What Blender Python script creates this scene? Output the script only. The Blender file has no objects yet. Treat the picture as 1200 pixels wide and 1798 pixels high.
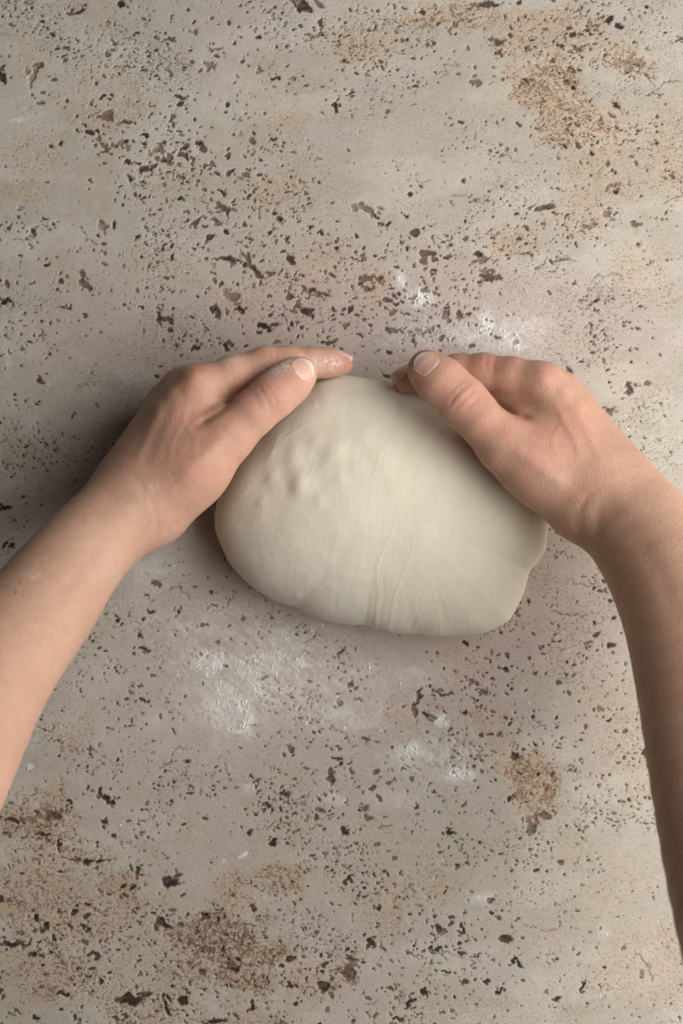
import bpy, math
import numpy as np
from mathutils import Vector

# ------------------------------------------------------------------ scene, camera, light
scene = bpy.context.scene
COL = scene.collection
S = 0.00030            # metres per photograph pixel on the worktop
D = 0.80               # camera height above the worktop
CU, CV = 600.0, 899.0

cam_d = bpy.data.cameras.new('camera')
cam = bpy.data.objects.new('camera', cam_d); COL.objects.link(cam)
cam.location = (0, 0, D)
cam.rotation_euler = (0, 0, 0)
cam_d.sensor_fit = 'VERTICAL'
cam_d.sensor_height = 36.0
cam_d.sensor_width = 24.0
cam_d.lens = 36.0 * D / (1798 * S)
cam_d.clip_start = 0.01
cam_d.clip_end = 20
cam_d.dof.use_dof = True
cam_d.dof.focus_distance = D - 0.025
cam_d.dof.aperture_fstop = 10.0
scene.camera = cam

world = bpy.data.worlds.new('World'); scene.world = world
world.use_nodes = True
wbg = world.node_tree.nodes['Background']
wbg.inputs[0].default_value = (1.0, 0.95, 0.90, 1)
wbg.inputs[1].default_value = 0.028

def area_light(name, loc, target, size, size_y, power, color):
    ld = bpy.data.lights.new(name, 'AREA')
    ld.shape = 'RECTANGLE'; ld.size = size; ld.size_y = size_y
    ld.energy = power; ld.color = color
    o = bpy.data.objects.new(name, ld); COL.objects.link(o)
    o.location = loc
    v = Vector(target) - Vector(loc)
    o.rotation_euler = v.to_track_quat('-Z', 'Y').to_euler()
    return o
area_light('window_light', (0.60, 0.00, 0.56), (0.04, 0.0, 0.03), 0.92, 0.84, 12.9, (1.0, 0.978, 0.955))

scene.view_settings.view_transform = 'Standard'
scene.view_settings.look = 'None'
scene.view_settings.exposure = 0.0
scene.view_settings.gamma = 1.0
scene.render.engine = 'CYCLES'

# ------------------------------------------------------------------ helpers
def P(u, v, z):
    """point seen at photograph pixel (u, v), at height z millimetres above the worktop"""
    zz = z * 0.001
    k = S * (1 - zz / D)
    return np.array([(u - CU) * k, (CV - v) * k, zz])
def RP(r, z):
    return r * S * (1 - z * 0.001 / D)
def to_px(p):
    k = S * (1 - p[:, 2] / D)
    return p[:, 0] / k + CU, CV - p[:, 1] / k

_rng = np.random.RandomState(7)
_T = _rng.rand(512, 512).astype(np.float32)
def vnoise(x, y, seed=0):
    x = np.asarray(x, np.float32) + np.float32(seed * 37.17); y = np.asarray(y, np.float32) + np.float32(seed * 91.73)
    xf = np.floor(x); yf = np.floor(y); xi = xf.astype(np.int32); yi = yf.astype(np.int32)
    fx = x - xf; fy = y - yf
    fx = fx * fx * fx * (fx * (fx * 6 - 15) + 10); fy = fy * fy * fy * (fy * (fy * 6 - 15) + 10)
    x0 = xi & 511; x1 = (xi + 1) & 511; y0 = yi & 511; y1 = (yi + 1) & 511
    a = _T[x0, y0] * (1 - fx) + _T[x1, y0] * fx
    b = _T[x0, y1] * (1 - fx) + _T[x1, y1] * fx
    return (a * (1 - fy) + b * fy) * 2 - 1
def fbm(x, y, oct=4, seed=0, gain=0.5):
    s = 0; a = 1.0; t = 0
    for i in range(oct):
        c, n = math.cos(0.6 * i), math.sin(0.6 * i)
        f = 2.03 ** i
        s = s + a * vnoise((x * c - y * n) * f, (x * n + y * c) * f, seed + i * 3)
        t += a; a *= gain
    return s / t
def sstep(a, b, x):
    t = np.clip((x - a) / (b - a), 0, 1)
    return t * t * (3 - 2 * t)
def segd2(u, v, a, b):
    ax, ay = a; bx, by = b
    dx, dy = bx - ax, by - ay
    t = np.clip(((u - ax) * dx + (v - ay) * dy) / (dx * dx + dy * dy + 1e-9), 0, 1)
    return np.hypot(u - ax - t * dx, v - ay - t * dy), t
def polyd(u, v, pts):
    d = None
    for a, b in zip(pts[:-1], pts[1:]):
        q, _ = segd2(u, v, a, b)
        d = q if d is None else np.minimum(d, q)
    return d

def mesh_np(name, verts, faces, nper, mat, parent=None, attrs=None, smooth=True):
    me = bpy.data.meshes.new(name)
    nv = len(verts); nf = len(faces)
    me.vertices.add(nv)
    me.vertices.foreach_set('co', np.ascontiguousarray(verts, dtype=np.float32).ravel())
    me.loops.add(nf * nper)
    me.loops.foreach_set('vertex_index', np.ascontiguousarray(faces, dtype=np.int32).ravel())
    me.polygons.add(nf)
    me.polygons.foreach_set('loop_start', np.arange(0, nf * nper, nper, dtype=np.int32))
    try:
        me.polygons.foreach_set('loop_total', np.full(nf, nper, dtype=np.int32))
    except Exception:
        pass
    me.update(calc_edges=True)
    me.polygons.foreach_set('use_smooth', np.full(nf, smooth, dtype=bool))
    for k, val in (attrs or {}).items():
        val = np.asarray(val, dtype=np.float32)
        if val.ndim == 1:
            a = me.attributes.new(k, 'FLOAT', 'POINT'); a.data.foreach_set('value', val)
        else:
            a = me.attributes.new(k, 'FLOAT_COLOR', 'POINT')
            c = np.ones((nv, 4), np.float32); c[:, :3] = val
            a.data.foreach_set('color', c.ravel())
    me.validate()
    me.materials.append(mat)
    o = bpy.data.objects.new(name, me); COL.objects.link(o)
    if parent is not None: o.parent = parent
    return o

class NT:
    def __init__(s, name):
        s.m = bpy.data.materials.new(name); s.m.use_nodes = True
        s.t = s.m.node_tree; s.bsdf = s.t.nodes['Principled BSDF']
    def n(s, typ, **kw):
        nd = s.t.nodes.new(typ)
        for k, v in kw.items():
            if k.startswith('i_'): nd.inputs[k[2:].replace('_', ' ')].default_value = v
            else: setattr(nd, k, v)
        return nd
    def l(s, a, b): s.t.links.new(a, b)
    def attr(s, name, col=False):
        nd = s.n('ShaderNodeAttribute'); nd.attribute_name = name
        return nd.outputs['Color' if col else 'Fac']
    def mix(s, fac, a, b, blend='MIX'):
        nd = s.n('ShaderNodeMix'); nd.data_type = 'RGBA'; nd.blend_type = blend
        for sock, val in ((nd.inputs[0], fac), (nd.inputs[6], a), (nd.inputs[7], b)):
            if isinstance(val, (int, float)): sock.default_value = val
            elif isinstance(val, tuple): sock.default_value = (*val, 1)
            else: s.l(val, sock)
        return nd.outputs[2]
    def math(s, op, a, b=0.0, clamp=False):
        nd = s.n('ShaderNodeMath'); nd.operation = op; nd.use_clamp = clamp
        for i, val in enumerate((a, b)):
            if isinstance(val, (int, float)): nd.inputs[i].default_value = val
            else: s.l(val, nd.inputs[i])
        return nd.outputs[0]
    def ramp(s, fac, a, b):
        nd = s.n('ShaderNodeMapRange'); nd.clamp = True
        s.l(fac, nd.inputs[0]); nd.inputs[1].default_value = a; nd.inputs[2].default_value = b
        return nd.outputs[0]
    def noise(s, scale, detail=3, rough=0.5, vec=None):
        nd = s.n('ShaderNodeTexNoise')
        nd.inputs['Scale'].default_value = scale; nd.inputs['Detail'].default_value = detail
        nd.inputs['Roughness'].default_value = rough
        if vec is None:
            tc = s.n('ShaderNodeTexCoord'); vec = tc.outputs['Object']
        s.l(vec, nd.inputs['Vector'])
        return nd.outputs['Fac']
    def bump(s, h, dist, strength=1.0, normal=None):
        nd = s.n('ShaderNodeBump'); nd.inputs['Strength'].default_value = strength
        nd.inputs['Distance'].default_value = dist
        s.l(h, nd.inputs['Height'])
        if normal is not None: s.l(normal, nd.inputs['Normal'])
        return nd.outputs['Normal']

def lin(r, g, b):
    f = lambda c: (c / 255) / 12.92 if c <= 10 else ((c / 255 + 0.055) / 1.055) ** 2.4
    return (f(r), f(g), f(b))

# ------------------------------------------------------------------ worktop
def axis(lo, hi, step, far):
    core = np.arange(lo, hi + step * 0.5, step)
    out = []
    s = step; x = hi
    while x < far:
        s *= 1.18; x += s; out.append(x)
    r = np.array(out)
    out = []; s = step; x = lo
    while x > -far:
        s *= 1.18; x -= s; out.append(x)
    return np.concatenate([np.array(out)[::-1], core, r])

def build_worktop():
    step = 0.00050
    xs = axis(-0.190, 0.190, step, 0.62); ys = axis(-0.280, 0.280, step, 0.75)
    X, Y = np.meshgrid(xs, ys, indexing='xy')           # rows = y
    U = X / S + CU; V = CV - Y / S
    U = U.astype(np.float32); V = V.astype(np.float32)
    H, W = U.shape
    rng = np.random.RandomState(21)
    gs = step / S                                       # photo px per core cell
    iu0 = np.searchsorted(xs, -0.190 - 1e-9); jv0 = np.searchsorted(ys, -0.280 - 1e-9)
    umin = U[0, iu0]; vmax = V[jv0, 0]
    def uv2ij(u, v):
        return (u - umin) / gs + iu0, (vmax - v) / gs + jv0

    # warped coordinates so that no pit is an ellipse
    wu = U + 9.0 * fbm(U / 12, V / 12, 3, 1); wv = V + 8.0 * fbm(U / 12, V / 12, 3, 2)
    wu2 = U + 2.6 * vnoise(U / 6.0, V / 6.0, 11); wv2 = V + 2.6 * vnoise(U / 6.0, V / 6.0, 12)
    pit = np.zeros_like(U); tan = np.zeros_like(U); dark = np.zeros_like(U)

    def stamp(u, v, a, b, ang, depth=1.0, dk=1.0, tn=0.0, fine=False):
        i, j = uv2ij(u, v); r = (max(a, b) * 1.5 + 9) / gs
        i0, i1 = max(int(i - r), 0), min(int(i + r) + 2, W); j0, j1 = max(int(j - r), 0), min(int(j + r) + 2, H)
        if i1 <= i0 or j1 <= j0: return
        sl = (slice(j0, j1), slice(i0, i1))
        A, B = (wu2, wv2) if fine else (wu, wv)
        dx = A[sl] - u; dy = B[sl] - v
        c, s_ = math.cos(math.radians(ang)), math.sin(math.radians(ang))
        p = (dx * c + dy * s_) / a; q = (-dx * s_ + dy * c) / b
        f = 1 - sstep(0.74, 1.14, np.sqrt(p * p + q * q))
        g = f * depth
        m = g > pit[sl]
        pit[sl] = np.where(m, g, pit[sl])
        dark[sl] = np.maximum(dark[sl], f * dk)
        tan[sl] = np.maximum(tan[sl], f * tn)

    # the larger hollows: u, v, half length, half width, angle, darkness, tan
    BIG = [(212,3,11,6,0,.9,0),(140,21,15,4,-20,.8,.2),(537,12,22,11,35,.9,.5),(562,42,5,12,0,.8,.2),(70,118,10,6,-40,.7,.6),(55,135,8,12,20,.2,.8),
     (3,136,6,13,0,.9,0),(183,167,10,5,0,.9,0),(228,286,8,6,0,.9,0),(258,293,24,6,-20,.8,.3),(320,274,17,8,5,.8,.4),(295,283,8,14,10,.6,.5),
     (274,262,11,13,0,.35,.6),(370,290,13,4,-15,.8,.2),(405,300,11,6,-35,.7,.3),(400,270,9,6,0,.8,.3),(172,232,9,5,20,.9,0),(188,202,19,6,10,.6,.7),
     (220,213,18,4,0,.7,.3),(182,257,15,7,45,.6,.6),(213,250,12,8,0,.4,.8),(350,255,9,9,30,.8,.2),(324,258,5,5,0,.9,0),(312,247,4,4,0,.9,0),(294,230,6,4,20,.9,0),
     (345,390,17,6,-35,.7,.4),(395,365,15,7,40,.7,.4),(385,340,13,4,45,.8,.2),(400,456,34,6,8,.85,.2),(450,475,24,8,28,.8,.3),(150,500,9,19,-25,.7,.4),
     (410,520,15,11,0,.4,.6),(378,545,19,7,60,.8,.3),(288,558,21,6,45,.8,.3),(560,512,28,5,12,.75,.3),(507,517,8,10,0,.7,.3),(535,545,18,8,20,.85,.2),
     (465,575,17,8,5,1,0),(425,542,6,6,0,.9,0),(510,570,6,8,0,.8,0),(528,573,7,7,0,.7,0),(10,532,12,6,0,.9,0),(115,540,9,4,20,.9,0),(367,112,9,9,0,.4,.8),
     (340,57,11,5,0,.4,.8),(300,72,10,5,35,.8,.2),(378,85,13,3,0,.6,.6),(270,135,7,4,0,.9,0),(590,188,6,11,0,.9,0),(542,60,16,5,0,.4,.8),(483,137,8,4,20,.8,.1),
     (203,395,5,8,0,.8,.2),(181,396,9,6,0,.4,.7),(280,540,6,3,0,.8,0),(475,412,5,5,0,.95,0),(436,432,7,3,0,.8,.2),(564,409,5,4,0,.9,0),
     (860,5,26,6,0,.8,.6),(1066,35,8,9,0,1,0),(985,76,11,5,0,1,0),(872,75,13,8,0,.7,.6),(874,93,9,5,-30,.7,.4),(1012,85,11,6,30,.7,.4),(835,143,10,7,0,.6,.7),
     (1110,112,22,12,0,.15,.9),(612,165,8,4,0,.9,0),(712,72,4,4,0,.9,0),(709,89,4,3,0,.9,0),(760,77,6,4,0,.8,0),(645,367,22,9,30,.6,.5),(660,380,8,6,30,.7,.3),(952,367,20,6,-12,.7,.2),
     (750,444,16,11,20,.75,0),(862,486,22,8,10,.7,.1),(845,455,24,4,-20,.6,.6),(642,492,13,6,0,.7,.5),(665,490,7,8,30,.7,.5),(985,455,12,4,0,.6,.5),
     (920,445,15,3,5,.7,.3),(712,550,7,5,0,.7,0),(750,580,17,5,-10,.6,.5),(780,555,5,10,0,.6,0),(760,417,6,6,0,.5,0),(787,415,6,5,0,.5,0),(760,480,5,5,0,.6,0),
     (635,453,5,8,0,.6,.5),(764,514,7,6,0,.6,.2),(783,538,5,5,0,.8,0),(805,553,7,6,-20,.8,0),(1075,325,10,8,0,.5,.4),(1030,400,14,8,0,.3,.6),(1085,185,5,5,0,.8,0),(1078,302,4,4,0,.9,0),
     (1066,375,10,8,0,.3,.7),(925,140,10,5,20,.8,.5),(1040,55,8,3,0,.8,0),(1155,165,14,3,10,.7,.5),
     (235,1757,24,12,15,1,.1),(320,1755,12,14,20,1,.1),(292,1768,6,18,-15,1,0),(300,1550,19,11,0,.9,.3),(290,1622,17,8,20,.9,.2),(180,1446,11,5,20,1,0),
     (188,1405,20,4,35,.9,0),(178,1392,3,9,0,.9,0),(240,1527,10,10,0,.9,.1),(80,1628,9,8,30,1,0),(60,1615,9,7,0,.9,0),(25,1660,24,6,0,.9,.1),(60,1677,12,4,-10,.9,0),
     (170,1510,38,3,-5,.9,0),(90,1432,20,10,10,.7,.4),(105,1485,4,15,0,1,0),(165,1677,17,6,10,.9,0),(470,1415,7,10,0,1,0),(480,1480,8,6,0,1,0),(450,1380,4,9,0,.9,0),
     (500,1395,10,3,30,.9,0),(380,1795,20,5,0,1,0),(30,1778,13,3,35,1,0),(357,1607,11,5,-40,.9,0),(405,1700,14,8,20,.8,.4),(510,1727,6,6,0,1,0),(570,1730,13,12,40,.8,.5),
     (20,1440,16,6,20,.8,.3),(70,1465,18,6,0,.8,.4),(130,1600,8,10,0,.9,.2),(235,1560,8,4,-20,1,0),(110,1745,14,4,0,.9,0),(440,1770,6,8,0,1,0),
     (790,1462,12,6,-15,.9,.1),(765,1667,8,7,10,1,0),(770,1630,10,10,30,.9,.3),(812,1627,6,8,20,1,0),(650,1655,7,8,0,.9,0),(745,1742,7,8,0,1,0),(722,1760,4,13,35,1,0),
     (852,1722,8,5,20,1,0),(877,1741,6,4,0,1,0),(912,1692,17,4,30,.9,0),(780,1707,11,3,-15,1,0),(977,1752,13,4,-15,.8,.3),(1025,1732,5,7,0,.9,0),(615,1687,17,8,0,.7,.6),
     (612,1712,13,13,0,.7,.6),(930,1455,15,11,-20,.5,.2),(955,1432,16,10,0,.6,.5),(610,1545,6,12,20,.8,.5),(808,1672,5,5,0,1,0),(836,1680,6,4,0,.9,0),(1000,1350,8,5,0,.7,.2),
     (732,1225,6,24,12,.8,.2),(752,1255,17,6,35,.95,0),(772,1217,16,3,15,1,0),(754,1205,5,4,0,1,0),(830,1195,11,7,10,.6,.8),(845,1217,15,6,-10,.6,.8),(592,1335,8,4,0,1,0),
     (450,1380,4,9,0,.9,0),(580,1365,6,11,10,.7,.2),(480,1047,25,4,20,.8,.2),(208,1090,7,8,-20,1,0),(242,1120,8,5,0,1,0),(253,1140,10,4,0,.9,0),(249,1230,10,6,20,1,0),
     (310,1075,5,6,0,1,0),(5,894,11,5,0,1,0),(18,958,12,4,-35,1,0),(1105,680,12,8,10,.7,.1),(1000,650,13,7,30,.8,.1),(1070,720,13,4,0,.7,.5),(1030,1130,10,4,0,.5,.2),
     (1125,540,7,3,0,.7,.3),(1180,310,9,5,0,.7,.5),(1190,70,12,4,0,.7,.6),(345,610,8,9,30,.8,.2),(395,608,10,7,30,.8,.2),(580,600,9,6,0,.9,.2),(20,1200,7,4,0,.8,.1)]
    for (u, v, a, b, an, dk, tn) in BIG:
        stamp(u, v, a * .84, b * .82, an, 0.9 + 0.1 * dk, dk, tn * .6)
        n = rng.randint(1, 4)                           # crumbled rim
        for _ in range(n):
            th = rng.rand() * 6.28
            stamp(u + math.cos(th) * a * 1.1, v + math.sin(th) * b * 1.3, a * (.25 + .3 * rng.rand()), b * (.3 + .3 * rng.rand()), an + rng.randn() * 30, .7, dk * .8, tn, True)

    # where the middle-sized pores gather: u, v, spread, weight
    CL = [(300,270,75,1.5),(250,215,60,.8),(440,390,95,1.6),(370,330,60,.8),(490,450,70,.9),(90,530,110,1.1),(200,470,100,.7),(320,540,70,.6),(470,540,90,1.2),
          (580,530,70,1.2),(690,510,80,1.3),(780,545,80,1.3),(780,430,50,.6),(640,590,90,.8),(470,70,90,.9),(330,70,60,.4),(120,190,70,.5),(210,200,60,.5),
          (880,60,90,1.0),(700,90,60,.8),(1000,90,80,.8),(1130,60,60,.6),(1050,180,70,.6),(1080,330,90,.6),(900,250,100,.4),(700,1690,110,1.6),(860,1690,90,.9),
          (790,1640,60,.9),(620,1350,90,1.2),(560,1400,70,.8),(470,1400,60,.8),(880,1280,80,1.0),(780,1220,60,.9),(900,1200,60,.7),(930,1110,70,.5),(100,1640,100,1.3),
          (60,1480,70,.9),(200,1680,90,.9),(330,1740,100,1.2),(480,1700,80,1.0),(560,1500,90,.5),(240,1120,70,.5),(250,1240,60,.5),(1060,1150,80,.7),(1010,1330,80,.5),
          (1050,680,70,.6),(1130,800,60,.3),(20,920,40,.6),(380,1080,60,.4),(1000,1700,120,.5),(640,1790,90,.8),(180,1390,90,.5)]
    wsum = np.array([c[3] * c[2] for c in CL]); wsum = wsum / wsum.sum()
    N = 2900
    idx = rng.choice(len(CL), N, p=wsum)
    for k in idx:
        cu, cv, sp, w = CL[k]
        u = cu + rng.randn() * sp; v = cv + rng.randn() * sp * .75
        r = 1.0 + rng.gamma(1.3, 0.75)
        e = 1 + abs(rng.randn()) * .7
        dk = 0.5 + .5 * rng.rand()
        stamp(u, v, r * e, r, rng.randn() * 35 + (10 if u > 500 else 20), .55 + .3 * rng.rand(), dk, .5 * rng.rand() ** 2, True)
    for _ in range(260):
        u = rng.uniform(-50, 1250); v = rng.uniform(-50, 1850)
        r = 1.0 + rng.gamma(1.6, 0.5); e = 1 + abs(rng.randn()) * .9
        stamp(u, v, r * e, r, rng.randn() * 35 + 8, .4 + .3 * rng.rand(), .45 + .5 * rng.rand(), .4 * rng.rand() ** 2, True)
    # pin pores, thousands of them, thicker where the stone is open
    M = 34000
    pu = rng.uniform(-90, 1290, M); pv = rng.uniform(-90, 1890, M)
    dens = fbm(pu / 110, pv / 70, 4, 9) + .5 * fbm(pu / 35, pv / 22, 3, 19)
    keep = rng.rand(M) < sstep(.02, .55, dens) * .98 + .02
    pu, pv = pu[keep], pv[keep]; M = len(pu)
    pr = .7 + rng.gamma(1.6, .38, M); pe = 1 + np.abs(rng.randn(M)) * .8; pa_ = np.radians(rng.randn(M) * 35 + 8); pd = .35 + .45 * rng.rand(M)
    fi, fj = uv2ij(pu, pv); bi = np.rint(fi).astype(int); bj = np.rint(fj).astype(int)
    for oi in range(-3, 4):
        for oj in range(-2, 3):
            ci, cj = bi + oi, bj + oj
            ok = (ci >= 0) & (ci < W) & (cj >= 0) & (cj < H)
            ddx = U[0, np.clip(ci, 0, W - 1)] - pu; ddy = V[np.clip(cj, 0, H - 1), 0] - pv
            px_ = (ddx * np.cos(pa_) + ddy * np.sin(pa_)) / (pr * pe); py_ = (-ddx * np.sin(pa_) + ddy * np.cos(pa_)) / pr
            f = (1 - sstep(.5, 1.5, np.hypot(px_, py_))) * ok
            np.maximum.at(pit, (cj[ok], ci[ok]), (f * pd)[ok]); np.maximum.at(dark, (cj[ok], ci[ok]), (f * (.55 + .45 * pd))[ok])
    # hairline cracks
    for _ in range(60):
        u = rng.uniform(0, 1200); v = rng.uniform(0, 1798); a = rng.randn() * 25
        for _s in range(rng.randint(3, 8)):
            stamp(u, v, 7, 1.3, a, .45, .55, .2, True)
            u += 9 * math.cos(math.radians(a)); v += 9 * math.sin(math.radians(a)); a += rng.randn() * 28

    # rough, weathered tan and brown patches: u, v, ru, rv, strength, hue (0 tan .. 1 brown)
    RP_ = [(60,1600,90,60,.8,.55),(150,1500,60,22,.8,.5),(230,1600,60,40,.7,.5),(330,1700,70,50,.8,.6),(100,1710,110,60,.8,.5),(40,1440,60,40,.9,.5),(250,1760,90,40,.7,.5),(110,1430,14,60,.9,.4),(420,1780,80,30,.7,.6),
           (960,150,75,60,1,.25),(1010,215,80,55,.9,.2),(1060,270,70,70,.6,.15),(780,25,120,26,.9,.35),(960,60,110,40,.7,.3),(1110,110,45,26,.8,.2),(1180,260,60,90,.6,.25),(640,70,60,40,.6,.1),
           (930,1370,48,62,1.1,.1),(955,1425,35,28,.9,.3),(820,1160,60,40,.35,.2),(850,1310,60,22,.5,.3),(110,1300,40,30,.6,.4),(150,1275,30,26,.6,.4),(380,1640,90,50,1.1,.85),(430,1690,80,50,1.1,.9),
           (500,1545,34,34,.9,.6),(420,1560,50,34,.7,.5),(190,1565,50,26,.8,.7),(70,1450,70,50,.9,.5),(90,1500,80,40,.8,.4),(60,1570,80,50,.7,.4),(150,1620,70,60,.6,.3),(100,1720,120,60,.5,.3),
           (280,1690,70,60,.5,.4),(690,1590,30,46,.6,.6),(780,1560,46,26,.6,.3),(560,1720,50,40,.6,.7),(610,1700,20,36,.9,.9),(200,205,55,40,.6,.4),(310,310,50,26,.6,.3),(60,285,70,40,.5,.2),(40,340,60,20,.5,.2),
           (470,330,50,26,.6,.3),(510,215,40,24,.5,.2),(180,140,30,20,.5,.3),(540,150,40,20,.4,.3),(1040,360,80,60,.5,.15),(900,430,60,26,.6,.2),(1130,470,60,50,.5,.1),(1010,1560,160,120,.25,.1),(1100,1300,80,140,.25,.05),
           (560,480,60,26,.5,.3),(650,510,50,30,.5,.4),(420,530,50,30,.5,.3),(720,1250,50,24,.4,.4),(870,1260,40,20,.6,.4),(50,110,30,40,.4,.2),(1150,1700,120,90,.45,.1),(330,1470,60,20,.2,.2),(780,1790,100,40,.4,.3)]
    rough = np.zeros_like(U); hue = np.zeros_like(U)
    dU = U + 52 * fbm(U / 42, V / 36, 5, 5, .6); dV = V + 46 * fbm(U / 42, V / 36, 5, 6, .6)
    for (u, v, a, b, st, h) in RP_:
        q = np.sqrt(((dU - u) / a) ** 2 + ((dV - v) / b) ** 2)
        f = (1 - sstep(.55, 1.35, q)) * st
        hue = np.where(f > rough, h * .65, hue)
        rough = np.maximum(rough, f)
    lowr = sstep(-.1, .55, fbm(U / 120, V / 95, 4, 9))    # faint roughness nearly everywhere
    rr = np.maximum(rough, .62 * lowr)
    # worm-like little furrows inside the rough patches
    fu = U + 4 * vnoise(U / 11, V / 11, 31); fv = V + 4 * vnoise(U / 11, V / 11, 32)
    n1 = fbm(fu / 5.6, fv / 3.8, 3, 14, .6)
    n2 = fbm(fu / 3.9, fv / 3.2, 2, 15, .6)
    thr = .80 - .68 * np.clip(rr, 0, 1.1)
    worm = np.maximum(sstep(thr, thr + .22, n1), .85 * sstep(thr + .06, thr + .25, n2)) * np.clip(rr * 1.6, 0, 1)
    n3 = vnoise(fu / 3.3, fv / 2.9, 44)                    # pin holes
    pin = sstep(.70, .9, n3) * sstep(-.5, .4, fbm(U / 60, V / 60, 3, 17)) * .75
    small = np.maximum(worm, pin)
    lump = fbm(U / 9, V / 7, 3, 18)
    core = np.clip(np.minimum(np.minimum(U + 60, 1260 - U), np.minimum(V + 50, 1850 - V)) / 40, 0, 1)
    Z = -(0.00085 * pit + 0.00025 * small * (1 - pit)) + 0.00012 * rr * lump - 0.00020 * np.clip(rough, 0, 1) + 0.00007 * fbm(U / 40, V / 40, 3, 3)
    Z = Z * core

    # colour of the stone itself
    base = np.empty(U.shape + (3,))
    c_grey = np.array(lin(182, 174, 162)); c_pink = np.array(lin(187, 170, 160)); c_pale = np.array(lin(197, 190, 178)); c_olive = np.array(lin(176, 167, 148))
    pk = sum(w * np.exp(-(((U - a) / r) ** 2 + ((V - b) / s_) ** 2)) for a, b, r, s_, w in
             [(620,560,330,150,1.),(250,600,260,120,.5),(620,1180,420,170,1.),(850,620,230,120,.5),(380,1380,260,130,.5),(560,1600,200,140,.35),(870,1020,200,150,.6)])
    pk = np.clip(pk + .35 * fbm(U / 90, V / 70, 4, 61), 0, 1)
    ol = np.clip(sstep(.0, .6, fbm(U / 70, V / 50, 4, 62) + .15) * .7, 0, 1)
    pa = sstep(.05, .55, fbm(U / 130, V / 60, 4, 63) + .1)
    base[:] = c_grey
    base += (c_olive - base) * (ol * .8)[..., None]
    base += (c_pale - base) * (pa * .6)[..., None]
    base += (c_pink - base) * (pk * .85)[..., None]
    c_tan = np.array(lin(200, 165, 130)); c_brown = np.array(lin(156, 120, 90))
    th = np.clip(rough * .56 * (0.5 + .55 * (fbm(U / 20, V / 14, 3, 77) + .5)), 0, .75)
    tcol = c_tan + (c_brown - c_tan) * hue[..., None]
    base += (tcol - base) * th[..., None]
    base *= (1 + .07 * fbm(U / 5, V / 4, 2, 71) + .05 * fbm(U / 30, V / 22, 3, 72))[..., None]
    # mineral residue in furrows; pores get residue tint plus shade painted into the colour
    c_res = np.array(lin(116, 95, 74)); c_pit_shade = np.array(lin(30, 24, 18)); c_ptan = np.array(lin(136, 108, 82))
    c_resd = np.array(lin(76, 62, 49))
    rc = c_res + (c_resd - c_res) * np.clip(hue * 1.4, 0, 1)[..., None]
    base += (rc - base) * (np.clip(small, 0, 1) * .74)[..., None]
    pm = np.clip(pit * 1.7, 0, 1)
    pcol = c_ptan + (c_pit_shade - c_ptan) * np.clip(dark * (1 - .45 * tan) * 1.1 + .55 * fbm(U / 7, V / 5, 2, 73), 0, 1)[..., None]
    base += (pcol - base) * (pm * (.42 + .53 * np.clip(dark * 1.2, 0, 1)))[..., None]
    # dusting of flour left on the stone
    FL = [(735,525,24,16,1),(705,492,12,18,.7),(852,575,14,26,1),(900,605,40,14,.8),(935,570,40,18,.4),(800,590,60,16,.35),(375,1158,36,18,.8),(430,1265,16,34,1),(418,1284,22,6,1),(385,1225,30,36,.55),(480,1170,80,60,.35),
          (500,1115,50,24,.4),(460,1205,60,40,.4),(770,1264,15,10,1.1),(722,1320,28,16,1),(800,1360,34,16,1),(590,1250,40,20,.5),(630,1270,50,14,.4),(585,1400,24,12,.5),(400,1070,70,26,.3),(350,1105,60,16,.35),(720,1180,26,16,.35),
          (560,1200,120,40,.2),(848,1575,22,14,.7),(425,1500,8,8,1),(390,1515,5,4,.8),(55,1350,6,5,.8),(280,1000,40,26,.4),(700,1400,60,20,.25),(30,210,16,5,.5),(440,1385,14,10,.5),(300,1310,30,20,.15),(1060,1640,14,20,.3),(55,752,20,26,.25),(230,660,40,20,.3),(10,630,10,30,.3),(270,1265,30,20,.2)]
    flour = np.zeros_like(U)
    fU = U + 12 * fbm(U / 22, V / 22, 4, 81); fV = V + 10 * fbm(U / 22, V / 22, 4, 82)
    streak = fbm((U * .8 + V * .6) / 26, (V * .8 - U * .6) / 5, 3, 83)
    for (u, v, a, b, st) in FL:
        q = np.sqrt(((fU - u) / a) ** 2 + ((fV - v) / b) ** 2)
        flour = np.maximum(flour, (1 - sstep(.1, 1.5, q)) * st)
    wide = np.exp(-(((U - 520) / 260) ** 2 + ((V - 1180) / 130) ** 2)) * .22 + np.exp(-(((U - 820) / 160) ** 2 + ((V - 570) / 60) ** 2)) * .18
    g = fbm(U / 3.4, V / 3.4, 2, 84)
    sm = [(375,1165,60,34,.55),(480,1165,110,75,.50),(400,1235,60,60,.55),(455,1215,80,50,.45),(600,1255,90,30,.4),(760,1330,90,40,.35),(800,590,120,26,.40),(880,590,70,34,.45),(340,1105,70,30,.3),(270,1000,40,40,.3),(640,1190,120,30,.25)]
    soft = np.zeros_like(U)
    for (u, v, a, b, st) in sm:
        soft = np.maximum(soft, st * np.exp(-((fU - u) / a) ** 2 - ((fV - v) / b) ** 2))
    soft = 1.35 * soft * np.clip(.6 + .25 * streak + .9 * fbm(U / 15, V / 15, 4, 88, .6) + .4 * g, 0, 1.3)
    flour = np.maximum(flour * np.clip(.8 + .25 * streak + .55 * fbm(U / 7, V / 7, 3, 89) + .3 * g, 0, 1.2), soft) + wide * np.clip(.55 + .8 * streak + .5 * g, 0, 1)
    spk = sstep(.86, .97, vnoise(U / 4.5, V / 4.5, 85)) * sstep(.1, .5, fbm(U / 80, V / 80, 2, 86)) * .5
    flour = np.clip(np.maximum(flour, spk), 0, 1) * np.clip(1 - .5 * pm, 0, 1) * core
    Z = Z + flour * .00035

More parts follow.
